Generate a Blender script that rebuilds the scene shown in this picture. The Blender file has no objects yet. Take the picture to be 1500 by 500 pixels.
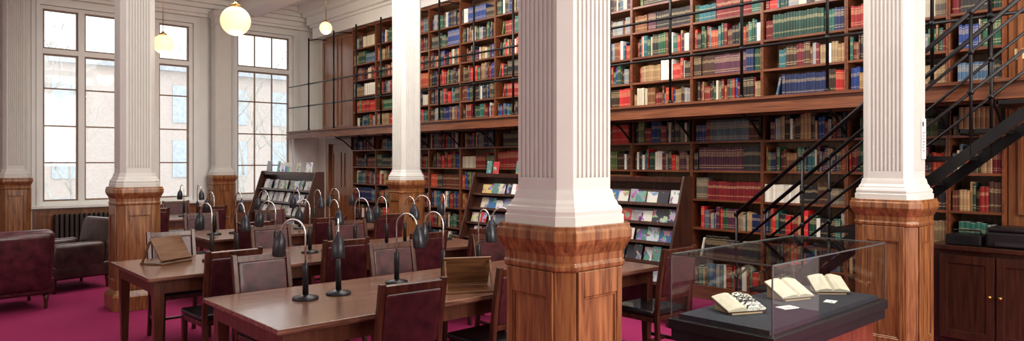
import bpy, math, random
from mathutils import Vector, Matrix
random.seed(7)
C = bpy.context.scene.collection
bpy.context.scene.view_settings.view_transform = 'Standard'
try: bpy.context.scene.view_settings.look = 'Medium High Contrast'
except Exception as ex: print('look', ex)
AL = math.radians(42.0)
S_, C_ = math.sin(AL), math.cos(AL)
F_ = 1020.0
CAMH = 1.6
def proj(X, Y, Z):
    xc = C_*X - S_*Y; zc = S_*X + C_*Y
    if zc < .1: return None
    return 750+F_*xc/zc, 237-F_*(Z-CAMH)/zc, zc

# ------------------------------------------------------------ materials
def newmat(name):
    m = bpy.data.materials.new(name); m.use_nodes = True
    nt = m.node_tree; b = nt.nodes['Principled BSDF']
    return m, nt, b
def col4(c): return (c[0], c[1], c[2], 1)
def wood(name, dark, light, rough=.35, axis='z', k=1.0, coat=.25):
    m, nt, b = newmat(name)
    tc = nt.nodes.new('ShaderNodeTexCoord'); mp = nt.nodes.new('ShaderNodeMapping')
    sc = [16*k]*3; sc['xyz'.index(axis)] = 1.2*k
    mp.inputs['Scale'].default_value = sc
    n = nt.nodes.new('ShaderNodeTexNoise'); n.inputs['Scale'].default_value = 2.2
    n.inputs['Detail'].default_value = 6; n.inputs['Distortion'].default_value = .6
    r = nt.nodes.new('ShaderNodeValToRGB')
    r.color_ramp.elements[0].position = .3; r.color_ramp.elements[0].color = col4(dark)
    r.color_ramp.elements[1].position = .72; r.color_ramp.elements[1].color = col4(light)
    bp = nt.nodes.new('ShaderNodeBump'); bp.inputs['Strength'].default_value = .08
    nt.links.new(tc.outputs['Object'], mp.inputs[0]); nt.links.new(mp.outputs[0], n.inputs[0])
    nt.links.new(n.outputs[0], r.inputs[0]); nt.links.new(r.outputs[0], b.inputs['Base Color'])
    nt.links.new(n.outputs[0], bp.inputs['Height']); nt.links.new(bp.outputs[0], b.inputs['Normal'])
    b.inputs['Roughness'].default_value = rough
    b.inputs['Coat Weight'].default_value = coat; b.inputs['Coat Roughness'].default_value = .15
    return m
def plain(name, c, rough=.5, metal=0, var=.12, scale=6, bump=0, coat=0):
    m, nt, b = newmat(name)
    tc = nt.nodes.new('ShaderNodeTexCoord')
    n = nt.nodes.new('ShaderNodeTexNoise'); n.inputs['Scale'].default_value = scale; n.inputs['Detail'].default_value = 4
    r = nt.nodes.new('ShaderNodeValToRGB')
    r.color_ramp.elements[0].position = .3; r.color_ramp.elements[1].position = .7
    r.color_ramp.elements[0].color = col4([x*(1-var) for x in c]); r.color_ramp.elements[1].color = col4([min(1, x*(1+var)) for x in c])
    nt.links.new(tc.outputs['Object'], n.inputs[0]); nt.links.new(n.outputs[0], r.inputs[0])
    nt.links.new(r.outputs[0], b.inputs['Base Color'])
    b.inputs['Roughness'].default_value = rough; b.inputs['Metallic'].default_value = metal
    b.inputs['Coat Weight'].default_value = coat
    if bump:
        bp = nt.nodes.new('ShaderNodeBump'); bp.inputs['Strength'].default_value = bump
        nt.links.new(n.outputs[0], bp.inputs['Height']); nt.links.new(bp.outputs[0], b.inputs['Normal'])
    return m
M = {}
M['ped'] = wood('varnished_oak', (.12, .042, .016), (.38, .18, .072), .3, 'z', 1.3)
M['oakx'] = wood('shelf_oak', (.11, .036, .016), (.25, .092, .04), .4, 'y', 1)
M['oakb'] = wood('bookcase_back_oak', (.22, .13, .075), (.38, .25, .15), .5, 'z', 1)
M['panel'] = wood('panel_oak', (.15, .06, .022), (.34, .145, .06), .35, 'z', .8)
M['table'] = wood('table_wood', (.10, .045, .03), (.30, .165, .11), .26, 'x', 1.1, .5)
M['tleg'] = wood('table_leg_wood', (.07, .025, .014), (.15, .06, .03), .35, 'z', 1)
M['chairw'] = wood('chair_wood', (.035, .012, .008), (.13, .048, .026), .3, 'z', 1)
M['mahog'] = wood('mahogany', (.13, .035, .02), (.26, .085, .045), .3, 'z', .7)
M['darkw'] = wood('dark_cabinet_wood', (.03, .012, .008), (.08, .03, .017), .3, 'z', 1)
M['rest'] = wood('book_rest_wood', (.09, .04, .018), (.22, .11, .05), .4, 'x', 1)
M['white'] = plain('white_paint', (.80, .80, .77), .45, var=.03, scale=2)
M['shaft'] = plain('ivory_column_paint', (.61, .60, .56), .42, var=.04, scale=3)
M['wall'] = plain('white_wall_paint', (.78, .78, .74), .6, var=.03, scale=1.5)
M['ceil'] = plain('ceiling_paint', (.82, .82, .79), .7, var=.02, scale=1)
M['carpet'] = plain('magenta_carpet', (.26, .012, .085), .95, var=.3, scale=220, bump=.4)
M['leather'] = plain('burgundy_leather', (.068, .018, .021), .36, var=.55, scale=11, bump=.2, coat=.25)
M['leatherb'] = plain('dark_brown_leather', (.048, .024, .021), .34, var=.5, scale=11, bump=.2, coat=.25)
M['seatl'] = plain('black_seat_leather', (.02, .022, .024), .3, var=.2, scale=14, coat=.3)
M['black'] = plain('black_iron', (.012, .012, .013), .38, .3, var=.2)
M['blackp'] = plain('black_plastic', (.018, .018, .02), .35, 0, var=.2)
M['grey'] = plain('graphite_shade', (.05, .052, .06), .3, .4, var=.2)
M['chrome'] = plain('brushed_steel', (.62, .60, .57), .22, 1, var=.05)
M['brass'] = plain('aged_brass', (.55, .36, .12), .3, 1, var=.1)
M['tray'] = plain('navy_felt', (.03, .036, .05), .8, var=.2, scale=60)
M['paper'] = plain('paper', (.62, .56, .45), .8, var=.08, scale=30)
M['card'] = plain('tan_cradle_card', (.42, .31, .2), .7, var=.1)
M['label'] = plain('white_card', (.85, .85, .83), .6, var=.02)
M['cream'] = plain('cream_plastic', (.72, .62, .36), .4, var=.03)
M['radi'] = plain('dark_radiator_paint', (.06, .05, .045), .5, var=.1)

def glassmat(name, tint=(1, 1, 1), refl=.5):
    m = bpy.data.materials.new(name); m.use_nodes = True; nt = m.node_tree
    for n in list(nt.nodes): nt.nodes.remove(n)
    o = nt.nodes.new('ShaderNodeOutputMaterial'); mx = nt.nodes.new('ShaderNodeMixShader')
    t = nt.nodes.new('ShaderNodeBsdfTransparent'); t.inputs[0].default_value = col4(tint)
    g = nt.nodes.new('ShaderNodeBsdfGlossy'); g.inputs['Roughness'].default_value = .01
    lw = nt.nodes.new('ShaderNodeLayerWeight'); lw.inputs[0].default_value = .5
    p = nt.nodes.new('ShaderNodeMath'); p.operation = 'POWER'; p.inputs[1].default_value = 4
    a = nt.nodes.new('ShaderNodeMath'); a.operation = 'MULTIPLY_ADD'; a.inputs[1].default_value = refl; a.inputs[2].default_value = .025
    nt.links.new(lw.outputs['Facing'], p.inputs[0]); nt.links.new(p.outputs[0], a.inputs[0])
    nt.links.new(a.outputs[0], mx.inputs[0]); nt.links.new(t.outputs[0], mx.inputs[1]); nt.links.new(g.outputs[0], mx.inputs[2])
    nt.links.new(mx.outputs[0], o.inputs[0]); return m
M['glass'] = glassmat('window_glass', (.98, .99, 1), .2)
M['cglass'] = glassmat('case_glass', (.97, .99, .98), .6)

def emis(name, c, s):
    m, nt, b = newmat(name)
    b.inputs['Base Color'].default_value = col4(c); b.inputs['Emission Color'].default_value = col4(c)
    tc = nt.nodes.new('ShaderNodeTexCoord'); n = nt.nodes.new('ShaderNodeTexNoise'); n.inputs['Scale'].default_value = 3
    mr = nt.nodes.new('ShaderNodeMapRange'); mr.inputs['To Min'].default_value = s*.92; mr.inputs['To Max'].default_value = s*1.08
    nt.links.new(tc.outputs['Object'], n.inputs[0]); nt.links.new(n.outputs[0], mr.inputs[0]); nt.links.new(mr.outputs[0], b.inputs['Emission Strength'])
    return m
M['globe'] = emis('opal_globe_glass', (1.0, .74, .42), .8)

def bookmat():
    m, nt, b = newmat('book_binding')
    N = nt.nodes; L = nt.links
    at = N.new('ShaderNodeAttribute'); at.attribute_name = 'Col'
    uv = N.new('ShaderNodeUVMap'); uv.uv_map = 'UVMap'
    sp = N.new('ShaderNodeSeparateXYZ'); L.new(uv.outputs[0], sp.inputs[0])
    def band(cen, half):
        a = N.new('ShaderNodeMath'); a.operation = 'SUBTRACT'; L.new(sp.outputs[1], a.inputs[0]); a.inputs[1].default_value = cen
        c = N.new('ShaderNodeMath'); c.operation = 'ABSOLUTE'; L.new(a.outputs[0], c.inputs[0])
        d = N.new('ShaderNodeMath'); d.operation = 'LESS_THAN'; L.new(c.outputs[0], d.inputs[0]); d.inputs[1].default_value = half
        return d
    def op(o, x, y):
        a = N.new('ShaderNodeMath'); a.operation = o
        for i, q in enumerate((x, y)):
            if isinstance(q, (int, float)): a.inputs[i].default_value = q
            else: L.new(q.outputs[0], a.inputs[i])
        return a
    fl = N.new('ShaderNodeMath'); fl.operation = 'FLOOR'; L.new(sp.outputs[0], fl.inputs[0])
    wn = N.new('ShaderNodeTexWhiteNoise'); wn.noise_dimensions = '1D'; L.new(fl.outputs[0], wn.inputs['W'])
    has = N.new('ShaderNodeMath'); has.operation = 'GREATER_THAN'; L.new(wn.outputs['Value'], has.inputs[0]); has.inputs[1].default_value = .45
    lines = op('MAXIMUM', op('MAXIMUM', band(.12, .012), band(.88, .012)), op('MAXIMUM', band(.80, .008), band(.62, .008)))
    nz = N.new('ShaderNodeTexNoise'); nz.inputs['Scale'].default_value = 1; nz.inputs['Detail'].default_value = 2
    mp = N.new('ShaderNodeMapping'); mp.inputs['Scale'].default_value = (9, 60, 1); L.new(uv.outputs[0], mp.inputs[0]); L.new(mp.outputs[0], nz.inputs[0])
    gt = N.new('ShaderNodeMath'); gt.operation = 'GREATER_THAN'; L.new(nz.outputs[0], gt.inputs[0]); gt.inputs[1].default_value = .52
    title = op('MULTIPLY', op('MAXIMUM', band(.71, .07), band(.22, .03)), gt)
    mask = op('MULTIPLY', op('MAXIMUM', op('MULTIPLY', lines, has), title), .65)
    mix = N.new('ShaderNodeMix'); mix.data_type = 'RGBA'
    L.new(mask.outputs[0], mix.inputs['Factor']); L.new(at.outputs['Color'], mix.inputs['A'])
    mix.inputs['B'].default_value = (.66, .52, .28, 1)
    L.new(mix.outputs['Result'], b.inputs['Base Color'])
    b.inputs['Roughness'].default_value = .5
    return m
M['book'] = bookmat()

def covermat():
    m, nt, b = newmat('printed_cover'); N = nt.nodes; L = nt.links
    oi = N.new('ShaderNodeObjectInfo'); tc = N.new('ShaderNodeTexCoord')
    ad = N.new('ShaderNodeVectorMath'); ad.operation = 'ADD'
    mu = N.new('ShaderNodeMath'); mu.operation = 'MULTIPLY'; mu.inputs[1].default_value = 97; L.new(oi.outputs['Random'], mu.inputs[0])
    L.new(tc.outputs['Object'], ad.inputs[0]); L.new(mu.outputs[0], ad.inputs[1])
    v = N.new('ShaderNodeTexVoronoi'); v.inputs['Scale'].default_value = 14; L.new(ad.outputs[0], v.inputs[0])
    hs = N.new('ShaderNodeHueSaturation'); hs.inputs['Saturation'].default_value = .8; hs.inputs['Value'].default_value = .5; L.new(v.outputs['Color'], hs.inputs['Color'])
    mx = N.new('ShaderNodeMix'); mx.data_type = 'RGBA'
    n = N.new('ShaderNodeTexNoise'); n.inputs['Scale'].default_value = 11; L.new(ad.outputs[0], n.inputs[0])
    g = N.new('ShaderNodeMath'); g.operation = 'GREATER_THAN'; g.inputs[1].default_value = .45; L.new(n.outputs[0], g.inputs[0])
    L.new(g.outputs[0], mx.inputs['Factor']); L.new(hs.outputs[0], mx.inputs['A'])
    L.new(oi.outputs['Color'], mx.inputs['B'])
    L.new(mx.outputs['Result'], b.inputs['Base Color']); b.inputs['Roughness'].default_value = .35
    return m
M['cover'] = covermat()

# ------------------------------------------------------------ mesh builder
class MB:
    def __init__(s): s.v = []; s.f = []; s.m = []; s.sm = []
    def add(s, vs, fs, mi=0, smooth=False):
        o = len(s.v); s.v += [tuple(x) for x in vs]
        for f in fs: s.f.append([o+i for i in f]); s.m.append(mi); s.sm.append(smooth)
        return s
    def box(s, x0, x1, y0, y1, z0, z1, mi=0, M_=None):
        vs = [Vector((x, y, z)) for z in (z0, z1) for y in (y0, y1) for x in (x0, x1)]
        if M_ is not None: vs = [M_ @ q for q in vs]
        return s.add(vs, [(0, 2, 3, 1), (4, 5, 7, 6), (0, 1, 5, 4), (1, 3, 7, 5), (3, 2, 6, 7), (2, 0, 4, 6)], mi)
    def lathe(s, prof, n=20, mi=0, M_=None, cap=True):
        vs = []; fs = []
        for r, z in prof:
            for i in range(n):
                a = 2*math.pi*i/n; q = Vector((r*math.cos(a), r*math.sin(a), z)); vs.append(M_ @ q if M_ is not None else q)
        for j in range(len(prof)-1):
            for i in range(n): fs.append((j*n+i, j*n+(i+1) % n, (j+1)*n+(i+1) % n, (j+1)*n+i))
        s.add(vs, fs, mi, True)
        if cap:
            o = len(s.v)-len(vs)
            s.f.append([o+i for i in range(n)][::-1]); s.m.append(mi); s.sm.append(False)
            s.f.append([o+(len(prof)-1)*n+i for i in range(n)]); s.m.append(mi); s.sm.append(False)
        return s
    def tube(s, pts, r, n=8, mi=0, rs=None):
        pts = [Vector(p) for p in pts]; vs = []; fs = []; up = None
        for j, p in enumerate(pts):
            t = (pts[min(j+1, len(pts)-1)]-pts[max(j-1, 0)]).normalized()
            if up is None:
                up = Vector((1, 0, 0)) if abs(t.x) < .9 else Vector((0, 1, 0))
            a = (up - t*up.dot(t)).normalized(); b = t.cross(a); up = a
            rr = rs[j] if rs else r
            for i in range(n):
                q = 2*math.pi*i/n; vs.append(p+a*rr*math.cos(q)+b*rr*math.sin(q))
        for j in range(len(pts)-1):
            for i in range(n): fs.append((j*n+i, j*n+(i+1) % n, (j+1)*n+(i+1) % n, (j+1)*n+i))
        fs.append(tuple(range(n))[::-1]); fs.append(tuple((len(pts)-1)*n+i for i in range(n)))
        return s.add(vs, fs, mi, True)
    def loft(s, rings, mi=0, cap=True):
        n = len(rings[0][0]); vs = []; fs = []
        for prof, z in rings:
            vs += [(p[0], p[1], z) for p in prof]
        for j in range(len(rings)-1):
            for i in range(n): fs.append((j*n+i, j*n+(i+1) % n, (j+1)*n+(i+1) % n, (j+1)*n+i))
        if cap: fs.append(tuple(range(n))[::-1]); fs.append(tuple((len(rings)-1)*n+i for i in range(n)))
        return s.add(vs, fs, mi)
    def mesh(s, name, mats):
        me = bpy.data.meshes.new(name); me.from_pydata(s.v, [], s.f)
        for m in mats: me.materials.append(m)
        for p, mi, sm in zip(me.polygons, s.m, s.sm): p.material_index = mi; p.use_smooth = sm
        me.update(); return me

def addmods(o, bevel=0, subsurf=0, seg=2):
    if bevel:
        b = o.modifiers.new('bevel', 'BEVEL'); b.width = bevel; b.segments = seg; b.limit_method = 'ANGLE'; b.angle_limit = .6
    if subsurf:
        q = o.modifiers.new('sub', 'SUBSURF'); q.levels = subsurf; q.render_levels = subsurf
        for p in o.data.polygons: p.use_smooth = True
def thing(name, label, cat, loc, rz=0, group=None):
    e = bpy.data.objects.new(name, None); e.empty_display_size = .1; C.objects.link(e)
    e.location = loc; e.rotation_euler = (0, 0, rz); e['label'] = label; e['category'] = cat
    if group: e['group'] = group
    return e
def part(root, name, mb, mats, label=None, bevel=0, subsurf=0, seg=2):
    o = bpy.data.objects.new(name, mb.mesh(name, mats)); C.objects.link(o); o.parent = root
    if label: o['label'] = label
    addmods(o, bevel, subsurf, seg); return o
def solo(name, label, cat, mb, mats, loc=(0, 0, 0), rot=(0, 0, 0), bevel=0, group=None):
    o = bpy.data.objects.new(name, mb.mesh(name, mats)); C.objects.link(o)
    o.location = loc; o.rotation_euler = rot; o['label'] = label; o['category'] = cat
    if group: o['group'] = group
    addmods(o, bevel); return o
def struct(name, mb, mats, label, bevel=0, cat=None):
    o = bpy.data.objects.new(name, mb.mesh(name, mats)); C.objects.link(o)
    o['kind'] = 'structure'; o['label'] = label; o['category'] = cat or name.split('_')[0]
    addmods(o, bevel); return o
def copy_thing(root, loc, rz=0, label=None):
    e = root.copy(); C.objects.link(e); e.location = loc; e.rotation_euler = (0, 0, rz)
    def rec(a, b):
        for ch in list(a.children):
            c = ch.copy(); c.parent = b; C.objects.link(c); rec(ch, c)
    rec(root, e)
    if label: e['label'] = label
    return e

# ------------------------------------------------------------ room shell
YW = 14.9; XW = 7.42; ZC = 5.0
struct('floor', MB().box(-4, XW+.2, -5, YW+.3, -.1, 0), [M['carpet']], 'magenta carpeted floor of the reading room')
struct('ceiling', MB().box(-4, XW+.2, -5, YW+.3, ZC, ZC+.15), [M['ceil']], 'white plaster ceiling above the reading room')
struct('wall_east', MB().box(XW, XW+.2, -5, YW+.3, 0, ZC), [M['wall']], 'plain pale wall behind the tall bookcases')
struct('wall_west', MB().box(-4.2, -4, -5, YW+.3, 0, ZC), [M['wall']], 'unseen pale side wall added to block light')  # out of view, added to block light from the west side
struct('wall_south', MB().box(-4, XW, -5.2, -5, 0, ZC), [M['wall']], 'plain pale end wall of the reading room')
W1 = (2.05, 4.67, .82, 4.42); W2 = (5.53, 6.80, .84, 4.42)
mb = MB()
for a, b_, z0, z1 in ((-4, W1[0], 0, ZC), (W1[1], W2[0], 0, ZC), (W2[1], XW, 0, ZC), (W1[0], W1[1], 0, W1[2]), (W1[0], W1[1], W1[3], ZC), (W2[0], W2[1], 0, W2[2]), (W2[0], W2[1], W2[3], ZC)):
    mb.box(a, b_, YW, YW+.3, z0, z1)
struct('wall_north', mb, [M['wall']], 'white wall with tall sash windows')

def window(name, op, cols, ncol, zt, zm, label):
    x0, x1, z0, z1 = op; mb = MB()
    yf = YW+.06
    fr = .06
    mb.box(x0, x0+fr, yf, yf+.12, z0, z1); mb.box(x1-fr, x1, yf, yf+.12, z0, z1)
    mb.box(x0+fr, x1-fr, yf, yf+.12, z1-fr, z1); mb.box(x0+fr, x1-fr, yf, yf+.12, z0, z0+fr)
    mb.box(x0+fr, x1-fr, yf-.01, yf+.12, zt-.045, zt+.045)
    for i in range(len(cols)-1):
        mb.box(cols[i][1], cols[i+1][0], yf-.02, yf+.12, z0+fr, z1-fr)
    for (a, b_) in cols:
        for (q0, q1) in ((z0+fr, zt-.045), (zt+.045, z1-fr)):
            t = .028; y0, y1 = yf+.03, yf+.08
            mb.box(a, a+t, y0, y1, q0, q1, 1); mb.box(b_-t, b_, y0, y1, q0, q1, 1)
            mb.box(a+t, b_-t, y0, y1, q0, q0+t, 1); mb.box(a+t, b_-t, y0, y1, q1-t, q1, 1)
            for k in range(1, ncol):
                xx = a+(b_-a)*k/ncol; mb.box(xx-.011, xx+.011, y0+.005, y1-.01, q0+t, q1-t, 1)
        for z in zm: mb.box(a+.028, b_-.028, yf+.035, yf+.075, z-.012, z+.012, 1)
    mb.box(x0+fr, x1-fr, yf+.052, yf+.056, z0+fr, z1-fr, 2)
    for (q, w) in ((.02, .12), (.045, .05)):
        mb.box(x0-w, x0, YW-q, YW, z0-.02, z1+w); mb.box(x1, x1+w, YW-q, YW, z0-.02, z1+w); mb.box(x0-w, x1+w, YW-q-.003, YW, z1, z1+w)
    mb.box(x0-.14, x1+.14, YW-.12, YW+.06, z0-.06, z0-.015)
    return struct(name, mb, [M['white'], M['sash'], M['glass']], label)
M['sash'] = wood('sash_timber', (.20, .13, .09), (.34, .24, .17), .5, 'z', 1, 0)
window('window_1', W1, [(2.11, 2.66), (2.76, 3.30), (3.40, 3.94), (4.04, 4.61)], 1, 3.60, (2.93, 2.25, 1.58), 'wide four-light sash window with white frame')
window('window_2', W2, [(5.59, 6.74)], 3, 3.60, (2.90, 2.20, 1.52), 'tall sash window with small panes and white frame')
mb = MB()
for a, b_ in ((W1[0]-.1, W1[1]+.1), (W2[0]-.1, W2[1]+.1)):
    mb.box(a, b_, YW-.03, YW, 0, .74)
    n = 4 if b_-a > 2 else 2
    for i in range(n):
        q0 = a+(b_-a)*i/n+.06; q1 = a+(b_-a)*(i+1)/n-.06
        mb.box(q0, q1, YW-.045, YW-.03, .15, .18); mb.box(q0, q1, YW-.045, YW-.03, .62, .65)
        mb.box(q0, q0+.03, YW-.045, YW-.03, .18, .62); mb.box(q1-.03, q1, YW-.045, YW-.03, .18, .62)
struct('trim_1', mb, [M['panel']], 'oak dado panelling under the windows')
struct('baseboard_north', MB().box(-4, XW-.4, YW-.06, YW-.045, 0, .14), [M['panel']], 'oak baseboard along the window wall')
mb = MB()
def beam(x0, x1, y0, y1, z0=4.66):
    mb.box(x0, x1, y0, y1, z0, ZC); mb.box(x0-.06, x1+.06, y0-.06, y1+.06, 4.90, ZC-.003)
beam(1.86, 2.26, -4.8, YW-.4)
beam(5.42, 5.86, -4.8, YW-.4)
for y in (2.0, 8.5, 11.5):
    mb.box(2.26, 5.42, y-.16, y+.16, 4.74, ZC); mb.box(2.32, 5.36, y-.22, y+.22, 4.93, ZC-.002)
    mb.box(-3.9, 1.86, y-.16, y+.16, 4.74, ZC); mb.box(5.86, 6.9, y-.16, y+.16, 4.74, ZC)
struct('trim_2', mb, [M['ceil']], 'white plaster ceiling beams with mouldings', cat='ceiling beam')
mb = MB()
for (d, z0, z1) in ((.10, 4.56, 4.62), (.16, 4.62, 4.72), (.28, 4.72, 4.80), (.38, 4.80, 4.90), (.46, 4.90, 5.0)):
    mb.box(-4, XW-.01, YW-d, YW, z0, z1-.001)
for (d, z0, z1) in ((.38, 4.32, 4.55), (.44, 4.55, 4.60), (.52, 4.66-.06, 4.76), (.62, 4.76, 4.86), (.72, 4.86, 5.0)):
    mb.box(XW-d, XW, -5, YW-.47, z0, z1-.001)
struct('trim_3', mb, [M['ceil']], 'white moulded cornice under the ceiling', cat='cornice')

# ------------------------------------------------------------ columns
def octp(s, c):
    h = s/2
    return [(h, -(h-c)), (h, h-c), (h-c, h), (-(h-c), h), (-h, h-c), (-h, -(h-c)), (-(h-c), -h), (h-c, -h)]
def fluted(s, c, nf=8, dep=.011):
    h = s/2; L = s-2*c
    mrg = .012; pitch = (L-2*mrg)/nf; fw = pitch*.76
    pts = [(-(h-c), -h)]
    for i in range(nf):
        x0 = -(h-c)+mrg+pitch*(i+.12)
        for k in range(5):
            a = math.pi*k/4; pts.append((x0+fw*(1-math.cos(a))/2, -h+dep*math.sin(a)))
    pts.append((h-c, -h))
    out = []
    for r in range(4):
        a = r*math.pi/2; ca, sa = round(math.cos(a)), round(math.sin(a))
        out += [(x*ca-y*sa, x*sa+y*ca) for x, y in pts]
    return out
def column(loc, label, sw=.345):
    r = thing('column', label, 'column', loc, group='square fluted columns on wood pedestals')
    mb = MB()
    mb.loft([(octp(s, c), z) for z, s, c in ((0, .52, .07), (.15, .52, .07), (.17, .50, .067), (.2, .455, .062), (.22, .425, .06), (1.13, .425, .06), (1.135, .445, .062), (1.155, .45, .063), (1.165, .435, .06), (1.20, .44, .06), (1.225, .465, .064), (1.25, .49, .066), (1.265, .50, .068), (1.30, .50, .068), (1.31, .485, .066), (1.325, .485, .066))])
    h = .2125; w = .145
    for k in range(4):
        Mr = Matrix.Rotation(k*math.pi/2, 4, 'Z')
        z0, z1 = .22, 1.13
        st = .036
        mb.box(-w, -w+st, -h-.012, -h, z0, z1, 0, Mr); mb.box(w-st, w, -h-.012, -h, z0, z1, 0, Mr)
        mb.box(-w+st, w-st, -h-.012, -h, z1-.11, z1, 0, Mr); mb.box(-w+st, w-st, -h-.012, -h, z0, z0+.1, 0, Mr)
        a0, a1, b0, b1 = -w+st, w-st, z0+.1, z1-.11
        t = .011
        mb.box(a0, a0+t, -h-.007, -h, b0, b1, 0, Mr); mb.box(a1-t, a1, -h-.007, -h, b0, b1, 0, Mr)
        mb.box(a0+t, a1-t, -h-.007, -h, b0, b0+t, 0, Mr); mb.box(a0+t, a1-t, -h-.007, -h, b1-t, b1, 0, Mr)
    part(r, 'pedestal', mb, [M['ped']], 'panelled varnished oak pedestal', bevel=.003, seg=1)
    mb = MB()
    mb.loft([(octp(s, c), z) for z, s, c in ((1.325, .44, .06), (1.362, .44, .06), (1.366, .425, .058), (1.385, .43, .058), (1.40, .42, .057), (1.406, .40, .055), (1.42, .395, .055), (1.435, .375, .053), (1.46, .365, .052), (1.475, sw+.012, .052))])
    part(r, 'column_base', mb, [M['shaft']], 'moulded white base')
    mb = MB(); fp = fluted(sw, .05)
    mb.loft([(octp(sw, .05), 1.475), (octp(sw, .05), 1.53)], cap=False)
    mb.loft([(fp, 1.53), (fp, 4.36)])
    part(r, 'column_shaft', mb, [M['shaft']], 'fluted ivory painted shaft')
    mb = MB()
    mb.loft([(octp(s, c), z) for z, s, c in ((4.36, .36, .05), (4.39, .38, .05), (4.40, .35, .05), (4.50, .35, .05), (4.52, .38, .05), (4.57, .42, .05), (4.60, .43, .05), (4.655, .43, .05))])
    part(r, 'capital', mb, [M['shaft']], 'moulded white capital')
    return r
ring = 'ivory fluted square column on a panelled oak pedestal'
column((2.32, 2.22, 0), ring+' beside reading tables')
column((5.64, 1.97, 0), ring+' beside iron staircase')
column((2.05, 8.51, 0), ring+' beside leather armchairs')
column((5.84, 8.86, 0), ring+' before the bookcases')
column((5.12, 14.55, 0), ring+' between windows')
column((1.64, 14.55, 0), ring+' near wide window')
mb = MB().box(-.045, .045, -.004, 0, 0, .30).box(-.03, -.004, -.005, -.004, .24, .275, 1)
for i in range(7): mb.box(-.03, .02-.008*(i % 3), -.005, -.004, .19-.022*i, .196-.022*i, 1)
solo('wall_notice', 'small white paper notice with black print on the column', 'sign', mb, [M['label'], M['blackp']], (5.72, 1.97-.174, 1.62))

# ------------------------------------------------------------ bookcases
XF = 7.07
YB = [1.13, 1.60] + [2.02+.89*k for k in range(13)]
YB = [y for y in YB if y < 12.75]
lowz = [.16+.335*k for k in range(6)]
upz = [2.28+.32*k for k in range(6)]
books = []
pal = [(.02, .07, .04), (.02, .10, .05), (.014, .025, .09), (.02, .04, .15), (.17, .012, .016), (.28, .018, .018), (.12, .035, .018), (.20, .08, .03), (.32, .2, .10), (.018, .018, .02), (.035, .032, .032), (.55, .5, .38), (.06, .12, .20), (.45, .025, .02), (.03, .13, .10), (.10, .14, .17), (.09, .025, .05), (.26, .18, .10), (.66, .63, .55), (.05, .025, .014), (.42, .07, .03), (.03, .13, .15), (.10, .14, .05), (.24, .25, .26), (.025, .02, .02), (.15, .014, .024), (.72, .70, .64), (.02, .06, .042), (.22, .02, .018), (.03, .03, .035), (.07, .03, .018), (.02, .05, .2), (.12, .10, .08), (.5, .03, .03)]
for (zs, ztop, zbot, nm) in ((lowz, 2.13, 0, 'lower'), (upz, 4.31, 2.265, 'upper')):
    for i in range(len(YB)-1):
        y0, y1 = YB[i]+.002, YB[i+1]-.002
        if y0 < 1.5: continue
        r = thing('bookcase', ('tall oak bookcase bay full of bound books under the gallery' if nm == 'lower' else 'oak bookcase bay full of bound books on the gallery'), 'bookcase', (XF, (y0+y1)/2, zbot), group='oak bookcase bays along the wall')
        w = (y1-y0)/2; D = XW-.01-XF
        part(r, 'back_panel', MB().box(D-.02, D, -w, w, 0, ztop-zbot), [M['oakb']])
        for sgn in (-1, 1):
            a, b_ = sorted((sgn*w, sgn*(w-.014)))
            part(r, 'side_panel', MB().box(0, D-.02, a, b_, 0, ztop-zbot), [M['oakx']])
        part(r, 'top_panel', MB().box(-.03, D, -w, w, ztop-zbot-.03, ztop-zbot), [M['oakx']]) if nm == 'lower' else part(r, 'top_panel', MB().box(-.01, D, -w, w, ztop-zbot-.05, ztop-zbot), [M['oakx']])
        for z in zs:
            part(r, 'shelf', MB().box(0.005, D-.02, -w+.014, w-.014, z-zbot-.024 if z-zbot > .03 else 0, z-zbot), [M['oakx']])
        if nm == 'lower': part(r, 'plinth', MB().box(.0, .02, -w+.014, w-.014, 0, .136), [M['oakx']])
        lim = .31 if nm == 'lower' else .30
        for z in zs:
            y = y0+.018; end = y1-.018
            fill = end if random.random() < .6 else y0+(y1-y0)*random.uniform(.76, .97)
            runcol = None; run = 0; seed = 0
            tallish = random.uniform(.205, .25)
            multi = random.random() < .5
            while True:
                if run <= 0:
                    runcol = random.choice(pal); run = random.choice([1, 1, 1, 2, 3] if multi else [1, 3, 5, 8, 14, 18]); rh = min(lim-.045, tallish+random.uniform(-.055, .035)); rw = random.uniform(.015, .04); rd = random.uniform(.15, .21); seed = random.randint(0, 900)
                    rx = random.uniform(.008, .035)
                run -= 1
                w_ = rw*random.uniform(.85, 1.15)
                if y+w_ > fill: break
                j = random.uniform(.8, 1.2)
                books.append(dict(y=y+w_/2, z=z, w=w_-.0012, h=rh+random.uniform(-.006, .006), d=rd, x=XF+rx, c=[q*j for q in runcol], s=seed, t=0))
                y += w_
            if fill < end-.10 and random.random() < .7:
                h = tallish-.02; a = .22; yy = y+math.sin(a)*h+.002
                if yy+.03 < end: books.append(dict(y=yy+.012, z=z+.0008, w=.024, h=h, d=.16, x=XF+.02, c=list(random.choice(pal)), s=random.randint(0, 900), t=a))
PAGE = (.62, .56, .45)
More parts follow.
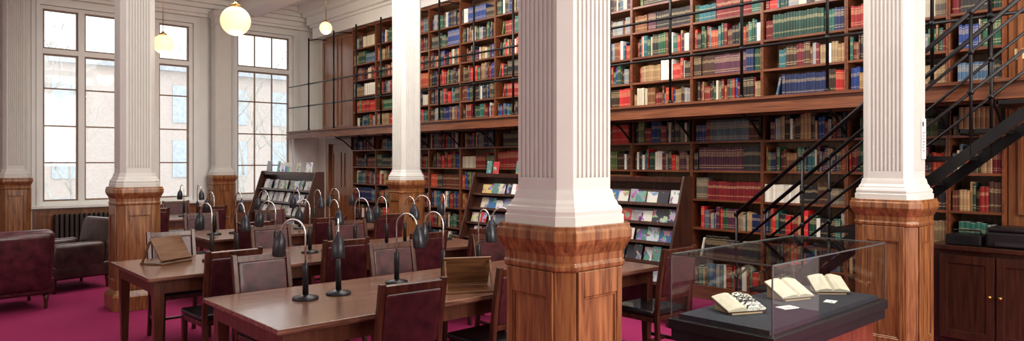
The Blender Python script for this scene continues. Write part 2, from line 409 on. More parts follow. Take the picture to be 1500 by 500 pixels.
def bookgeo(b, origin, V, Fc, Cl, UVs, full=True):
    n = 5 if full else 3
    w, h, d = b['w'], b['h'], b['d']; ox, oy, oz = origin
    o = len(V); arc = []
    for i in range(n):
        a = math.pi*i/(n-1); arc.append((-.16*w*math.sin(a), -w/2*math.cos(a)))
    out = arc+[(d, w/2), (d, -w/2)]
    t = min(.003, w*.2)
    inn = [(x+t, y*(1-2*t/w)) for x, y in arc]+[(d-.002, w/2-t), (d-.002, -w/2+t)]
    ca, sa = math.cos(b['t']), math.sin(b['t'])
    def P(x, y, z):
        if b['t']:
            yy = y+w/2; y2 = yy*ca - z*sa - w/2; z2 = yy*sa + z*ca; y, z = y2, z2
        V.append((x+ox, y+oy, z+oz))
    N = len(out)
    for x, y in out: P(x, y, 0)
    for x, y in out: P(x, y, h)
    for x, y in inn: P(x, y, h)
    if full:
        for x, y in inn: P(x, y, h-.005)
    def face(idx, col, uvs=None):
        Fc.append([o+i for i in idx])
        for k in range(len(idx)):
            Cl.append(col); UVs.append(uvs[k] if uvs else (b['s']+.5, -1))
    c = b['c']; s = b['s']
    for i in range(N):
        j = (i+1) % N
        if i < n-1: face((i, N+i, N+j, j), c, [(s+.1+.8*i/(n-1), 0), (s+.1+.8*i/(n-1), 1), (s+.1+.8*(i+1)/(n-1), 1), (s+.1+.8*(i+1)/(n-1), 0)])
        else: face((i, N+i, N+j, j), PAGE if i == n else c)
    for i in range(N):
        j = (i+1) % N; face((N+i, 2*N+i, 2*N+j, N+j), c)
    if full:
        for i in range(N):
            j = (i+1) % N; face((2*N+i, 3*N+i, 3*N+j, 2*N+j), c)
        face(tuple(3*N+i for i in range(N))[::-1], PAGE)
    else: face(tuple(2*N+i for i in range(N))[::-1], PAGE)
    face(tuple(range(N)), c)
def bookmesh(name, V, Fc, Cl, UVs):
    me = bpy.data.meshes.new(name); me.from_pydata(V, [], Fc); me.materials.append(M['book'])
    ca = me.color_attributes.new('Col', 'FLOAT_COLOR', 'CORNER')
    flat = []
    for c in Cl: flat += [c[0], c[1], c[2], 1]
    ca.data.foreach_set('color', flat)
    uv = me.uv_layers.new(name='UVMap'); fl = []
    for q in UVs: fl += [q[0], q[1]]
    uv.data.foreach_set('uv', fl)
    me.update(); return me
def score(b):
    p = proj(b['x'], b['y'], b['z']+b['h']/2)
    if not p: return 0
    x, y, zc = p
    if x > 1495 or x < 500 or y < 5 or y > 345: return 0
    if 557 < x < 622 or 735 < x < 905 or 1256 < x < 1376: return 0
    if x > 1376 and y > 240: return 0
    return b['w']*b['h']/zc**2
for b in books: b['sc'] = score(b)
books.sort(key=lambda b: -b['sc'])
def cname(c):
    r, g, bb = c
    m = max(c)
    if m < .06 and max(c)-min(c) < .02: return 'black'
    if r > .38 and g > .35: return 'cream'
    if r > .2 and g > .1 and r > 1.3*bb: return 'tan'
    if r > 2.5*g and r > 2.2*bb: return 'dark red' if r < .25 else 'bright red'
    if g > r and g > bb: return 'green'
    if bb > r: return 'dark blue' if m < .14 else 'blue'
    return 'brown'
for b in books[:300]:
    V, Fc, Cl, U = [], [], [], []
    bookgeo(b, (0, 0, 0), V, Fc, Cl, U)
    o = bpy.data.objects.new('book', bookmesh('book', V, Fc, Cl, U)); C.objects.link(o)
    o.location = (b['x'], b['y'], b['z']); o['category'] = 'book'; o['group'] = 'bound books on the bookcase shelves'
    o['label'] = cname(b['c'])+' bound book '+('leaning against its neighbour on shelf' if b['t'] else 'standing upright on an oak shelf')
V, Fc, Cl, U = [], [], [], []
for b in books[300:]: bookgeo(b, (b['x'], b['y'], b['z']), V, Fc, Cl, U, False)
o = bpy.data.objects.new('shelved_books', bookmesh('shelved_books', V, Fc, Cl, U)); C.objects.link(o)
o['kind'] = 'stuff'; o['category'] = 'books'; o['label'] = 'long rows of old bound books filling the oak bookcases'; o['group'] = 'bound books on the bookcase shelves'
print('books', len(books))

def panelwall(name, y0, y1, z0, z1, label, nz=2, ny=1):
    mb = MB().box(XF+.12, XW, y0, y1, z0, z1)
    xf = XF+.12
    for i in range(ny):
        for j in range(nz):
            a0 = y0+(y1-y0)*i/ny+.07; a1 = y0+(y1-y0)*(i+1)/ny-.07; b0 = z0+(z1-z0)*j/nz+.07; b1 = z0+(z1-z0)*(j+1)/nz-.07
            mb.box(xf-.02, xf, a0, a0+.03, b0, b1); mb.box(xf-.02, xf, a1-.03, a1, b0, b1); mb.box(xf-.02, xf, a0+.03, a1-.03, b0, b0+.03); mb.box(xf-.02, xf, a0+.03, a1-.03, b1-.03, b1)
    return struct(name, mb, [M['panel']], label, cat='wall panelling')
ye = YB[-1]
panelwall('trim_4', ye+.01, 14.25, 2.27, 4.30, 'oak wall panelling above the gallery', 1, 2)
panelwall('trim_5', .2, 1.595, 0, 4.30, 'oak wall panelling beside the staircase', 4, 1)
DX = XW-.14
mb = MB().box(DX-.1, XW, ye+.01, ye+.13, 0, 2.1).box(DX-.1, XW, 13.95, 14.08, 0, 2.1).box(DX-.1, XW, ye+.13, 13.95, 1.98, 2.1).box(DX-.04, XW-.02, ye+.13, 13.95, 0, 1.98)
for z0, z1 in ((.2, .9), (1.05, 1.8)):
    for (a, b_) in ((ye+.22, ye+.65), (ye+.78, 13.85)):
        xx = DX-.04
        mb.box(xx-.015, xx, a, a+.02, z0, z1); mb.box(xx-.015, xx, b_-.02, b_, z0, z1); mb.box(xx-.015, xx, a+.02, b_-.02, z0, z0+.02); mb.box(xx-.015, xx, a+.02, b_-.02, z1-.02, z1)
mb.lathe([(.025, 0), (.03, .03), (.0, .04)], 12, 1, Matrix.Translation((DX-.04, 13.85, 1.0)) @ Matrix.Rotation(-math.pi/2, 4, 'Y'))
struct('door_1', mb, [M['panel'], M['brass']], 'panelled oak door under the gallery')

# gallery deck
mb = MB().box(6.62, XF-.002, .3, YW-.13, 2.20, 2.262).box(6.60, 6.64, .3, YW-.13, 2.10, 2.20).box(6.58, 6.62, .3, YW-.13, 2.235, 2.262).box(6.585, 6.62, .3, YW-.13, 2.10, 2.125)
mb.box(6.64, XF-.035, .3, ye, 2.13, 2.20); mb.box(XF-.002, XW-.16, ye+.01, YW-.13, 2.20, 2.262)
r = thing('gallery', 'narrow oak walkway with iron brackets along the upper bookcases', 'balcony', (0, 0, 0))
part(r, 'deck', mb, [M['oakx']], 'oak deck with moulded edge')
for y in YB[1:]:
    mb = MB().tube([(XF-.01, y, 1.86), (XF-.06, y, 1.90), (6.86, y, 2.02), (6.72, y, 2.08), (6.68, y, 2.10)], .012)
    mb.box(XF-.035, XF-.001, y-.012, y+.012, 1.84, 2.10)
    part(r, 'bracket', mb, [M['black']], 'black iron bracket')
r = thing('gallery_railing', 'black iron railing with tall posts along the gallery', 'railing', (0, 0, 2.262))
for y in YB[1:]+[13.8]:
    mb = MB().tube([(6.65, y, 0), (6.65, y, 1.95)], .016)
    mb.lathe([(.03, 0), (.03, .02), (.016, .04)], 12, 0, Matrix.Translation((6.65, y, 0)))
    for z in (.52, .98): mb.lathe([(.001, -.03), (.02, -.022), (.03, 0), (.02, .022), (.001, .03)], 10, 0, Matrix.Translation((6.65, y, z)))
    mb.tube([(6.65, y, 1.9), (6.85, y, 1.95), (XF-.015, y, 1.95)], .01)
    part(r, 'post', mb, [M['black']])
for z in (.52, .98):
    part(r, 'rail', MB().tube([(6.65, 1.3, z), (6.65, YW-.13, z)], .015), [M['black']])
mb = MB().box(-.008, 0, -.075, .075, -.045, .045)
for s in (-.037, .037): mb.box(-.010, -.008, s-.012, s+.012, -.02, -.012, 1).box(-.010, -.008, s-.004, s+.004, .008, .022, 1)
solo('power_socket', 'cream double power socket on the oak panelling', 'socket', mb, [M['cream'], M['blackp']], (XF+.12-.001, 1.475, 2.52))

# ------------------------------------------------------------ staircase
r = thing('staircase', 'black open iron staircase rising to the gallery', 'staircase', (0, 0, 0))
Y0 = 3.62; SL = .84
def sy(h): return Y0-h/SL
for X in (6.03, 6.57):
    mb = MB(); a = (Y0+.04, 0.0); b_ = (sy(2.26), 2.26)
    mb.add([(X-.012, a[0], 0), (X+.012, a[0], 0), (X-.012, b_[0], b_[1]), (X+.012, b_[0], b_[1]), (X-.012, a[0]-.13, 0), (X+.012, a[0]-.13, 0), (X-.012, b_[0], b_[1]-.10), (X+.012, b_[0], b_[1]-.10)],
           [(0, 2, 3, 1), (4, 5, 7, 6), (0, 4, 6, 2), (1, 3, 7, 5), (2, 6, 7, 3), (0, 1, 5, 4)])
    part(r, 'stringer', mb, [M['black']])
    for off, rad in ((1.0, .019), (.70, .012), (.40, .012)):
        z0 = .1
        part(r, 'handrail' if off == 1.0 else 'rail', MB().tube([(X, sy(z0), z0+off), (X, sy(2.26), 2.26+off)], rad), [M['black']])
    for z in (.1, .64, 1.18, 1.72, 2.2):
        mb = MB().tube([(X, sy(z), max(z-.08, 0)), (X, sy(z), z+1.0)], .013)
        for off in (.4, .7, 1.0): mb.lathe([(.001, -.026), (.018, -.018), (.024, 0), (.018, .018), (.001, .026)], 10, 0, Matrix.Translation((X, sy(z), z+off)))
        part(r, 'baluster', mb, [M['black']])
for n in range(1, 11):
    z = .205*n; y = sy(z)
    mb = MB().box(6.045, 6.555, y-.01, y+.235, z-.03, z)
    mb.box(6.045, 6.555, y+.225, y+.24, z-.045, z+.004)
    part(r, 'tread', mb, [M['black']])

# ------------------------------------------------------------ sideboard + machines
r = thing('sideboard', 'long dark wood cupboard with panelled doors below the stairs', 'cabinet', (6.66, .3, 0))
L = 1.72
part(r, 'body', MB().box(.02, .40, 0, L, .08, .86).box(.05, .38, .02, L-.02, 0, .08), [M['darkw']])
part(r, 'countertop', MB().box(-.03, .40, -.02, L+.03, .86, .90), [M['darkw']], bevel=.006)
for i in range(4):
    a = .04+i*(L-.08)/4; b_ = a+(L-.08)/4-.012
    d = part(r, 'door', MB().box(0, .02, a, b_, .12, .82).box(-.01, 0, a, a+.06, .12, .82).box(-.01, 0, b_-.06, b_, .12, .82).box(-.01, 0, a+.06, b_-.06, .12, .19).box(-.01, 0, a+.06, b_-.06, .75, .82), [M['darkw']], bevel=.003)
    k = part(d, 'knob', MB().lathe([(.006, 0), (.006, .012), (.014, .018), (.012, .028), (.001, .03)], 12, 0, Matrix.Translation((-.01, (b_-.03) if i % 2 == 0 else a+.03, .5)) @ Matrix.Rotation(-math.pi/2, 4, 'Y')), [M['brass']])
r = thing('printer', 'black desktop printer standing on the dark cupboard', 'printer', (6.84, 1.42, .90))
part(r, 'body', MB().box(-.17, .17, -.22, .22, 0, .13), [M['blackp']], bevel=.02)
part(r, 'scanner_lid', MB().box(-.165, .165, -.21, .21, .131, .165), [M['blackp']], bevel=.012)
part(r, 'paper_tray', MB().box(-.185, -.171, -.15, .15, .02, .05), [M['grey']])
r = thing('cassette_recorder', 'small black recorder standing on the dark cupboard', 'recorder', (6.80, 1.80, .90))
part(r, 'body', MB().box(-.12, .12, -.13, .13, 0, .09), [M['blackp']], bevel=.012)
part(r, 'handle', MB().tube([(0, -.1, .085), (0, -.1, .12), (0, .1, .12), (0, .1, .085)], .007), [M['blackp']])

# ------------------------------------------------------------ glass display case
cx0, cx1, cy0, cy1 = 3.17, 4.58, 1.65, 2.23
r = thing('display_case', 'glass-topped museum display case on a mahogany base', 'display case', ((cx0+cx1)/2, (cy0+cy1)/2, 0))
hx, hy = (cx1-cx0)/2, (cy1-cy0)/2
ZD = .75
part(r, 'base_cabinet', MB().box(-hx+.05, hx-.05, -hy+.05, hy-.05, 0, ZD-.115).box(-hx+.03, hx-.03, -hy+.03, hy-.03, 0, .1), [M['mahog']], bevel=.004)
part(r, 'plinth', MB().box(-hx, hx, -hy, hy, ZD-.115, ZD-.055).box(-hx-.012, hx+.012, -hy-.012, hy+.012, ZD-.055, ZD), [M['blackp']], bevel=.003)
part(r, 'display_deck', MB().box(-hx+.03, hx-.03, -hy+.03, hy-.03, ZD, ZD+.025), [M['tray']], 'dark blue felt deck')
g = .005; mb = MB()
z0, z1 = ZD, 1.095
mb.box(-hx, hx, -hy, -hy+g, z0, z1).box(-hx, hx, hy-g, hy, z0, z1).box(-hx, -hx+g, -hy+g, hy-g, z0, z1).box(hx-g, hx, -hy+g, hy-g, z0, z1).box(-hx, hx, -hy, hy, z1, z1+g)
part(r, 'glass_cover', mb, [M['cglass']], 'clear glass cover')
mb = MB(); e = .003
for x in (-hx, hx):
    for y in (-hy, hy): mb.box(x-e, x+e, y-e, y+e, z0, z1+g)
for y in (-hy, hy): mb.box(-hx, hx, y-e, y+e, z1, z1+g+.002)
for x in (-hx, hx): mb.box(x-e, x+e, -hy, hy, z1, z1+g+.002)
part(r, 'glass_edge', mb, [plain('polished_glass_edge', (.12, .14, .14), .15, .2)], 'polished glass edges')
CZ = ZD+.025

def inkmat():
    m, nt, b = newmat('woodcut_print'); N = nt.nodes; Lk = nt.links
    tc = N.new('ShaderNodeTexCoord'); v = N.new('ShaderNodeTexNoise'); v.inputs['Scale'].default_value = 26; v.inputs['Distortion'].default_value = 2.5
    r_ = N.new('ShaderNodeValToRGB'); r_.color_ramp.interpolation = 'CONSTANT'; r_.color_ramp.elements[0].color = (.02, .02, .02, 1); r_.color_ramp.elements[1].position = .5; r_.color_ramp.elements[1].color = (.82, .8, .74, 1)
    Lk.new(tc.outputs['Object'], v.inputs[0]); Lk.new(v.outputs[0], r_.inputs[0]); Lk.new(r_.outputs[0], b.inputs['Base Color']); return m
M['ink'] = inkmat()
def open_book(loc, rz, w, d, label, ink=False, tilt=.35):
    r = thing('open_book', label, 'book', loc, rz, 'open books in the glass case')
    Mt = Matrix.Translation((0, -d*.5*math.cos(tilt), .012)) @ Matrix.Rotation(tilt, 4, 'X')
    hh = d*math.sin(tilt)
    y0, y1 = -d/2*math.cos(tilt), d/2*math.cos(tilt)
    part(r, 'cradle', MB().add([(-w*.8, y0, 0), (w*.8, y0, 0), (w*.8, y1, 0), (-w*.8, y1, 0), (-w*.8, y0, .010), (w*.8, y0, .010), (w*.8, y1, .010+hh), (-w*.8, y1, .010+hh)], [(0, 3, 2, 1), (4, 5, 6, 7), (0, 1, 5, 4), (1, 2, 6, 5), (2, 3, 7, 6), (3, 0, 4, 7)]), [M['card']])
    part(r, 'cover', MB().box(-w-.004, w+.004, -.004, d+.004, 0, .004, 0, Mt), [M['leatherb']])
    for sg in (-1, 1):
        prof = [(0, .012), (.12, .026), (.35, .03), (.7, .022), (1, .012)]
        vs = []; fs = []
        for (q, z) in prof:
            for y in (0, d): vs.append(Mt @ Vector((sg*q*w, y, z)))
        for (q, z) in prof:
            for y in (0, d): vs.append(Mt @ Vector((sg*q*w, y, .0045)))
        n = len(prof)
        for i in range(n-1):
            a = 2*i; fs += [(a, a+1, a+3, a+2), (2*n+a, 2*n+a+2, 2*n+a+3, 2*n+a+1), (a, a+2, 2*n+a+2, 2*n+a), (a+1, 2*n+a+1, 2*n+a+3, a+3)]
        fs += [(2*n-2, 2*n-1, 4*n-1, 4*n-2), (0, 2*n, 2*n+1, 1)]
        part(r, 'pages', MB().add(vs, fs), [M['ink'] if (ink and sg == 1) else M['paper']])
    return r
open_book((3.50, 2.02, CZ), math.radians(-25), .12, .17, 'open book showing a bold black and white print', True, .3)
open_book((4.06, 2.01, CZ), math.radians(-20), .12, .17, 'open old book with cream pages on tan cradle', False, .45)
open_book((4.42, 1.93, CZ), math.radians(-45), .105, .16, 'open old book with yellowed pages on tan cradle', False, .45)
solo('caption_card', 'small white caption card lying in the display case', 'card', MB().box(-.055, .055, -.035, .035, 0, .004).box(-.035, .03, -.02, -.017, .004, .0045, 1).box(-.035, .02, -.008, -.005, .004, .0045, 1), [M['label'], M['blackp']], (3.78, 1.88, CZ), (0, 0, -.3))
solo('caption_card', 'small white caption card lying in the display case', 'card', MB().box(-.04, .04, -.03, .03, 0, .004).box(-.03, .02, -.01, -.007, .004, .0045, 1), [M['label'], M['blackp']], (4.13, 1.79, CZ), (0, 0, .2))

# ------------------------------------------------------------ tables
def table(x0, x1, y0, y1, label):
    r = thing('reading_table', label, 'table', ((x0+x1)/2, (y0+y1)/2, 0), group='long wooden reading tables')
    a, b_ = (x1-x0)/2, (y1-y0)/2
    part(r, 'tabletop', MB().box(-a, a, -b_, b_, .722, .75).box(-a+.015, a-.015, -b_+.015, b_-.015, .712, .722), [M['table']], bevel=.004)
    mb = MB(); i = .05
    mb.box(-a+i, a-i, -b_+i, -b_+i+.022, .62, .712).box(-a+i, a-i, b_-i-.022, b_-i, .62, .712).box(-a+i, -a+i+.022, -b_+i+.022, b_-i-.022, .62, .712).box(a-i-.022, a-i, -b_+i+.022, b_-i-.022, .62, .712)
    part(r, 'apron', mb, [M['tleg']])
    xs = (-a+.085, a-.085) if x1-x0 < 2.2 else (-a+.085, 0, a-.085)
    for x in xs:
        for y in (-b_+.085, b_-.085):
            mb = MB().loft([([(x-q, y-q), (x+q, y-q), (x+q, y+q), (x-q, y+q)], z) for z, q in ((0, .024), (.06, .024), (.6, .037), (.712, .037))])
            part(r, 'leg', mb, [M['tleg']], bevel=.003)
    return r
table(1.47, 4.70, 3.40, 4.51, 'long dark wooden reading table with lamps beside the column')
table(1.42, 4.70, 5.52, 6.66, 'long dark wooden reading table with lamps and burgundy chairs')
table(2.62, 5.00, 7.80, 8.90, 'wooden reading table with lamps beyond the column')
table(2.40, 3.95, 10.9, 12.0, 'wooden reading table with lamps near the windows')

# ------------------------------------------------------------ chairs
def build_chair(loc, rz, label):
    r = thing('reading_chair', label, 'chair', loc, rz, 'reading chairs at the tables')
    w = .215; d = .21
    for sx in (-1, 1):
        x = sx*(w-.02)
        part(r, 'leg', MB().loft([([(x-q, d-.02-q), (x+q, d-.02-q), (x+q, d-.02+q), (x-q, d-.02+q)], z) for z, q in ((0, .013), (.42, .02))]), [M['chairw']], bevel=.003)
        mb = MB(); pr = [(0, -d-.03), (.2, -d), (.45, -d+.01), (.7, -d-.015), (.95, -d-.06)]
        rings = []
        for z, y in pr: rings.append(([(x-.017, y-.02), (x+.017, y-.02), (x+.017, y+.014), (x-.017, y+.014)], z))
        mb.loft(rings); part(r, 'leg', mb, [M['chairw']], 'back leg rising into the back post', bevel=.003)
    part(r, 'seat_frame', MB().box(-w+.005, w-.005, -d+.025, d-.005, .385, .425), [M['chairw']], bevel=.004)
    part(r, 'seat', MB().box(-w, w, -d+.025, d+.01, .426, .472), [M['seatl']], 'padded black leather seat', bevel=.018, seg=3)
    Mb = Matrix.Translation((0, -d-.0, .55)) @ Matrix.Rotation(.155, 4, 'X')
    part(r, 'top_rail', MB().box(-w+.037, w-.037, -.018, .012, .35, .395, 0, Mb), [M['chairw']], bevel=.003)
    part(r, 'lower_rail', MB().box(-w+.037, w-.037, -.018, .012, .0, .035, 0, Mb), [M['chairw']], bevel=.003)
    part(r, 'backrest', MB().box(-w+.038, w-.038, -.022, .018, .036, .349, 0, Mb), [M['leather']], 'padded burgundy leather backrest', bevel=.012, seg=3)
    for sx in (-1, 1): part(r, 'stretcher', MB().box(sx*(w-.02)-.009, sx*(w-.02)+.009, -d+.015, d-.04, .17, .195), [M['chairw']])
    part(r, 'stretcher', MB().box(-w+.03, w-.03, -.01, .01, .172, .193), [M['chairw']])
    return r
PI = math.pi
clab = 'dark wooden chair with burgundy leather back at the reading table'
c0 = build_chair((1.92, 5.50, 0), .05, clab)
for x, y, a in ((2.16, 3.46, -.04), (2.98, 3.50, .05), (4.50, 3.36, 0), (2.0, 4.60, PI+.05), (3.05, 4.58, PI), (4.1, 4.58, PI),
                (2.90, 5.58, 0), (3.74, 5.58, .04), (4.45, 5.58, 0), (2.0, 6.75, PI), (2.96, 6.75, PI), (3.85, 6.75, PI-.04),
                (3.0, 7.80, 0), (3.9, 7.80, 0), (4.7, 7.80, .05), (3.0, 9.0, PI), (3.9, 9.0, PI),
                (2.8, 10.9, 0), (3.6, 10.9, 0), (2.85, 12.1, PI), (3.6, 12.1, PI)):
    copy_thing(c0, (x, y, 0), a, clab)

# ------------------------------------------------------------ desk lamps
def build_lamp(loc, rz):
    r = thing('desk_lamp', 'black desk lamp with curved steel neck on the reading table', 'lamp', loc, rz, 'gooseneck desk lamps')
    part(r, 'base', MB().lathe([(.078, 0), (.08, .006), (.076, .016), (.03, .024), (.02, .03), (.001, .031)], 28), [M['blackp']])
    part(r, 'stem', MB().lathe([(.018, .028), (.018, .21), (.011, .225)], 14), [M['blackp']])
    pts = [(0, 0, .22), (0, 0, .33), (0, 0, .40)]
    for k in range(1, 13):
        a = PI*k/12; pts.append((0, .09-.09*math.cos(a), .40+.09*math.sin(a)))
    pts.append((0, .183, .385))
    part(r, 'gooseneck', MB().tube(pts, .006, 8), [M['chrome']], 'curved steel neck')
    Ms = Matrix.Translation((0, .185, .39)) @ Matrix.Rotation(.12, 4, 'X')
    part(r, 'lamp_shade', MB().lathe([(.036, -.135), (.040, -.125), (.040, -.07), (.034, -.03), (.022, -.005), (.009, .012), (.008, .03)], 22, 0, Ms), [M['grey']], 'graphite bullet-shaped shade')
    return r
l0 = build_lamp((1.93, 4.05, .75), .5)
for x, y, a in ((2.16, 4.06, PI-.5), (2.66, 4.16, PI+.3), (2.93, 3.98, .2), (3.35, 4.1, PI-.2), (3.6, 4.0, .3), (3.95, 4.05, .1), (4.15, 4.0, PI), (4.47, 3.72, -1.2), (4.57, 4.2, -.9),
                (2.08, 6.15, .2), (2.28, 6.12, PI), (2.62, 6.1, .4), (2.95, 6.1, .1), (3.15, 6.1, PI), (3.45, 6.15, PI+.3), (3.78, 6.1, 0), (4.0, 6.1, PI), (4.28, 6.05, .5), (4.55, 6.15, -.4),
                (2.85, 8.35, .1), (3.1, 8.35, PI), (3.5, 8.35, .3), (3.9, 8.35, 0), (4.1, 8.35, PI), (4.45, 8.35, .2), (4.75, 8.35, 0),
                (2.65, 11.45, .1), (2.85, 11.45, PI), (3.45, 11.45, 0), (3.65, 11.45, PI)):
    copy_thing(l0, (x, y, .75), a)

# ------------------------------------------------------------ book rests
def lectern(loc, rz):
    r = thing('book_rest', 'small dark wooden tilted book rest on the reading table', 'book rest', loc, rz, 'wooden book rests')
    part(r, 'base', MB().box(-.16, .16, -.12, .12, 0, .014), [M['rest']], bevel=.003)
    Mt = Matrix.Translation((0, -.10, .03)) @ Matrix.Rotation(1.0, 4, 'X')
    part(r, 'board', MB().box(-.16, .16, 0, .22, 0, .012, 0, Mt), [M['rest']], bevel=.003)
    part(r, 'ledge', MB().box(-.16, .16, -.012, .0, -.004, .04, 0, Mt), [M['rest']], bevel=.002)
    for sg in (-1, 1):
        part(r, 'prop', MB().add([(sg*.15-.006, .11, .014), (sg*.15+.006, .11, .014), (sg*.15+.006, .095, .014), (sg*.15-.006, .095, .014), (sg*.15-.006, .025, .2), (sg*.15+.006, .025, .2), (sg*.15+.006, .01, .195), (sg*.15-.006, .01, .195)], [(0, 1, 2, 3), (7, 6, 5, 4), (0, 4, 5, 1), (1, 5, 6, 2), (2, 6, 7, 3), (3, 7, 4, 0)]), [M['rest']])
    return r
q = lectern((1.76, 6.30, .75), .5)
copy_thing(q, (2.86, 3.62, .75), PI-.5)

# ------------------------------------------------------------ display racks with leaflets
magmesh = []
for (w, h) in ((.15, .17), (.13, .14), (.12, .16), (.2, .15), (.10, .17)):
    mb = MB().box(-.003, .003, -w/2, w/2, 0, h); magmesh.append((mb.mesh('leaflet', [M['cover']]), w, h))
pale = [(.62, .63, .62), (.55, .55, .5), (.45, .48, .5), (.66, .66, .66), (.3, .32, .34), (.5, .44, .34), (.12, .14, .16), (.4, .4, .38)]
mixd = [(.65, .66, .64), (.55, .54, .48), (.45, .5, .55), (.4, .05, .05), (.06, .15, .28), (.5, .36, .15), (.7, .7, .7), (.05, .05, .06), (.1, .22, .2), (.3, .3, .32), (.04, .04, .05)]
def rack(x, y0, y1, label, cols, top=True):
    r = thing('display_rack', label, 'display rack', (x, (y0+y1)/2, 0), group='dark wood leaflet racks')
    hl = (y1-y0)/2; D = .42
    for sg in (-1, 1):
        a, b_ = sorted((sg*hl, sg*(hl-.025)))
        vs = [(0, a, 0), (D, a, 0), (D, a, 1.45), (.28, a, 1.45), (0, a, .55)]; vs += [(p[0], b_, p[2]) for p in vs]
        part(r, 'end_panel', MB().add(vs, [(0, 1, 2, 3, 4), (9, 8, 7, 6, 5)]+[(i, 5+i, 5+(i+1) % 5, (i+1) % 5) for i in range(5)]), [M['darkw']], bevel=.003)
    part(r, 'back_panel', MB().box(D-.015, D, -hl+.026, hl-.026, .05, 1.44), [M['darkw']])
    part(r, 'top_board', MB().box(.30, D-.016, -hl+.026, hl-.026, 1.39, 1.44), [M['darkw']])
    for k in range(5):
        z = .40+.19*k; xx = .02+.055*k
        Mt = Matrix.Translation((xx, 0, z)) @ Matrix.Rotation(.28, 4, 'Y')
        part(r, 'tier', MB().box(0, .06, -hl+.026, hl-.026, -.012, 0, 0, Mt).box(-.008, 0, -hl+.026, hl-.026, -.012, .02, 0, Mt).box(.06, .066, -hl+.026, hl-.026, -.012, .17, 0, Mt), [M['darkw']])
        y = -hl+.04
        while y < hl-.16:
            me, w, h = random.choice(magmesh); y += w/2+.002
            if y+w/2 > hl-.03: break
            o = bpy.data.objects.new('leaflet', me); C.objects.link(o)
            p = Mt @ Vector((.052-random.choice([0, .0, .02, .035]), 0, .001))
            o.location = (x+p.x, (y0+y1)/2+y, p.z); o.rotation_euler = (0, .28, 0)
            t = random.choice(cols)
            o.color = (t[0], t[1], t[2], 1)
            o['label'] = 'printed leaflet propped on the dark wooden rack'; o['category'] = 'leaflet'; o['group'] = 'leaflets on the display racks'
            y += w/2+.003
    y = -hl+.1
    while top and y < hl-.15:
        me, w, h = random.choice(magmesh); y += w/2+.01
        if random.random() < .6:
            o = bpy.data.objects.new('leaflet', me); C.objects.link(o)
            o.location = (x+.35, (y0+y1)/2+y, 1.441); o.rotation_euler = (0, .15, 0)
            t = random.choice(cols); o.color = (t[0], t[1], t[2], 1)
            o['label'] = 'printed leaflet standing on top of the dark rack'; o['category'] = 'leaflet'; o['group'] = 'leaflets on the display racks'
        y += w/2+.02
    return r
rack(4.33, 9.35, 11.3, 'dark wooden leaflet rack filled with pale booklets', pale)
rack(5.72, 6.1, 7.45, 'dark wooden leaflet rack filled with colourful booklets', mixd+pale)
rack(5.60, 3.98, 5.45, 'dark wooden leaflet rack beside the iron staircase', mixd, False)

# ------------------------------------------------------------ armchairs
def armchair(loc, rz, label, mat):
    r = thing('armchair', label, 'armchair', loc, rz, 'leather armchairs')
    w = .41
    def soft(x0, x1, y0, y1, z0, z1, name, M_=None, bv=.06):
        o = part(r, name, MB().box(x0, x1, y0, y1, z0, z1, 0, M_), [mat], bevel=bv, seg=4)
        for p in o.data.polygons: p.use_smooth = True
    soft(-w, w, -.36, .38, .16, .34, 'seat_base', bv=.03)
    soft(-w+.14, w-.14, -.22, .41, .345, .47, 'seat_cushion', bv=.05)
    Mb = Matrix.Translation((0, -.30, .30)) @ Matrix.Rotation(.2, 4, 'X')
    soft(-w+.02, w-.02, -.10, .08, -.10, .58, 'backrest', Mb, .075)
    for sg in (-1, 1):
        a, b_ = sorted((sg*w, sg*(w-.13)))
        soft(a, b_, -.26, .38, .25, .60, 'armrest', bv=.06)
        for y in (-.30, .32):
            part(r, 'leg', MB().lathe([(.014, 0), (.02, .02), (.016, .05), (.024, .10), (.03, .165)], 12, 0, Matrix.Translation((sg*(w-.07), y, 0))), [M['chairw']])
    return r
armchair((.93, 9.30, 0), .12, 'dark burgundy leather armchair seen from its back', M['leather'])
armchair((1.74, 10.35, 0), PI/2+.25, 'worn dark brown leather armchair with rolled arms', M['leatherb'])
armchair((1.0, 12.2, 0), -.6, 'dark brown leather armchair near the window', M['leatherb'])
r = thing('radiator', 'dark cast iron radiator below the window', 'radiator', (2.7, YW-.17, 0))
for i in range(12):
    x = -.42+i*.077
    part(r, 'fin', MB().box(x-.03, x+.03, -.07, .07, .08, .66), [M['radi']], bevel=.02)
for sg in (-1, 1): part(r, 'foot', MB().box(sg*.42-.025, sg*.42+.025, -.05, .05, 0, .085), [M['radi']])

# ------------------------------------------------------------ pendant globes
def pendant(x, y, z, rad):
    r = thing('pendant_lamp', 'round opal glass pendant lamp glowing warm', 'lamp', (x, y, z), group='opal globe pendants')
    prof = [(max(.001, rad*math.sin(PI*k/16)), -rad*math.cos(PI*k/16)) for k in range(17)]
    part(r, 'globe', MB().lathe(prof, 28), [M['globe']], 'glowing opal glass globe')
    part(r, 'fitter', MB().lathe([(rad*.34, rad*.95), (rad*.36, rad*1.08), (rad*.15, rad*1.2), (.008, rad*1.35)], 18), [M['brass']])
    part(r, 'hanging_rod', MB().tube([(0, 0, rad*1.3), (0, 0, ZC-z-.03)], .006), [M['brass']])
    part(r, 'ceiling_rose', MB().lathe([(.02, ZC-z-.05), (.06, ZC-z-.02), (.065, ZC-z)], 18), [M['brass']])
    l = bpy.data.lights.new('globe_light', 'POINT'); l.energy = 12; l.color = (1, .78, .5); l.shadow_soft_size = rad
    lo = bpy.data.objects.new('globe_light', l); lo.location = (x, y, z-rad-.05); C.objects.link(lo)
pendant(3.33, 8.98, 3.40, .185)
pendant(3.55, 12.9, 3.62, .165)
pendant(6.05, 11.86, 4.07, .115)

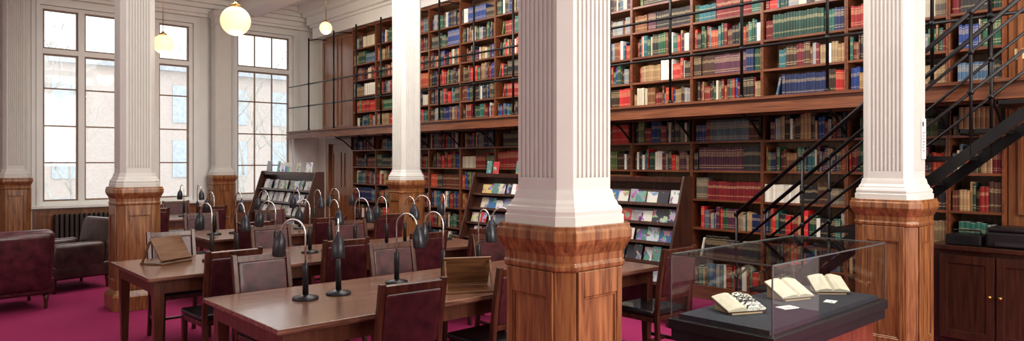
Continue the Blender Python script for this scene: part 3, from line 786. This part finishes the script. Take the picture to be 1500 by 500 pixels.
# ------------------------------------------------------------ outside
def brick():
    m, nt, b = newmat('hazy_brick'); N = nt.nodes; Lk = nt.links
    tc = N.new('ShaderNodeTexCoord'); mp = N.new('ShaderNodeMapping'); mp.inputs['Rotation'].default_value = (PI/2, 0, 0)
    t = N.new('ShaderNodeTexBrick'); t.inputs['Scale'].default_value = 4; t.inputs['Color1'].default_value = (.66, .56, .50, 1); t.inputs['Color2'].default_value = (.72, .62, .56, 1); t.inputs['Mortar'].default_value = (.75, .7, .66, 1)  # pale colours paint the outdoor haze into the brick
    Lk.new(tc.outputs['Object'], mp.inputs[0]); Lk.new(mp.outputs[0], t.inputs[0]); Lk.new(t.outputs[0], b.inputs['Base Color']); b.inputs['Roughness'].default_value = .9; return m
M['brick'] = brick()
r = thing('townhouse', 'pale brick townhouse seen outside through the windows', 'building', (8, 38, -3))
part(r, 'facade', MB().box(-22, 22, 0, 6, 0, 9.2), [M['brick']])
mb = MB()
for i in range(16):
    for j in range(3): mb.box(-20.5+i*2.6, -19.3+i*2.6, -.06, -.01, 1+j*2.8, 2.9+j*2.8)
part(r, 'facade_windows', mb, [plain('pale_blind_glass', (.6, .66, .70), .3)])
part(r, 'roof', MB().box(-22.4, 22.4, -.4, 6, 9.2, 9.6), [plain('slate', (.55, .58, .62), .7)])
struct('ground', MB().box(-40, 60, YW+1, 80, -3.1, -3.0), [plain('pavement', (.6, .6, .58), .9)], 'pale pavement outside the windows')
def tree(x, y, seed):
    rnd = random.Random(seed)
    r = thing('bare_tree', 'bare winter tree standing outside the window', 'tree', (x, y, -3))
    tr = MB(); br = MB()
    def grow(p, d, ln, rad, dep):
        n = 4; pts = [p]; rs = [rad]
        for i in range(n):
            d = (d+Vector((rnd.uniform(-.2, .2), rnd.uniform(-.2, .2), rnd.uniform(-.02, .12)))).normalized()
            pts.append(pts[-1]+d*ln/n); rs.append(rad*(1-.35*(i+1)/n))
        (tr if dep == 0 else br).tube(pts, rad, 5 if dep else 8, 0, rs)
        if dep < 5:
            for k in range(3 if dep < 4 else 2):
                nd = (d+Vector((rnd.uniform(-.9, .9), rnd.uniform(-.9, .9), rnd.uniform(-.1, .6)))).normalized()
                grow(pts[rnd.choice([2, 3, 4])], nd, ln*.68, rad*.55, dep+1)
    grow(Vector((0, 0, 0)), Vector((0, 0, 1)), 4.2, .09, 0)
    bk = plain('hazed_bark', (.60, .57, .52), .9)  # bark lightened so its colour carries the outdoor haze
    part(r, 'trunk', tr, [bk]); part(r, 'branches', br, [bk])
tree(4.5, 26, 3); tree(9.5, 25, 5); tree(13.5, 27, 8); tree(0.5, 27, 12)

# ------------------------------------------------------------ light
w = bpy.data.worlds.new('world'); bpy.context.scene.world = w; w.use_nodes = True
bg = w.node_tree.nodes['Background']; bg.inputs[0].default_value = (.95, .98, 1.0, 1); bg.inputs[1].default_value = 1.6
def area(x, y, z, sx, sy_, e, rot=(0, 0, 0), c=(1, .98, .94)):
    l = bpy.data.lights.new('fill_light', 'AREA'); l.shape = 'RECTANGLE'; l.size = sx; l.size_y = sy_; l.energy = e; l.color = c  # unseen area lamps added to brighten the room, no fixtures there
    o = bpy.data.objects.new('fill_light', l); o.location = (x, y, z); o.rotation_euler = rot; C.objects.link(o)
area(3.8, 5.3, 4.6, 2.4, 4.5, 115)
area(0.2, 8.5, 4.6, 2.0, 4.0, 45)
area(4.9, 6.0, 4.45, .8, 8, 185, (0, -math.radians(58), 0), (1, .96, .90))  # added strip tilted to brighten the bookcases
area(4.6, 0.0, 4.6, 3, 3, 95)
area(3.8, 10.2, 4.65, 2.2, 2, 80)
area(3.8, -4.0, 2.9, 5, 3, 420, (math.radians(82), 0, 0), (1, .96, .89))  # added large fill behind the camera, aimed north
area(-3.7, 3.2, 2.3, 2.4, 7, 62, (0, -math.radians(90), 0), (.96, 1, .94))  # added side fill for the column faces and lower shelves

# ------------------------------------------------------------ camera
cd = bpy.data.cameras.new('camera'); cd.sensor_width = 36; cd.lens = F_/1500*36; cd.shift_y = -13/1500
co = bpy.data.objects.new('camera', cd); co.location = (0, 0, CAMH); co.rotation_euler = (PI/2, 0, -AL); C.objects.link(co)
bpy.context.scene.camera = co
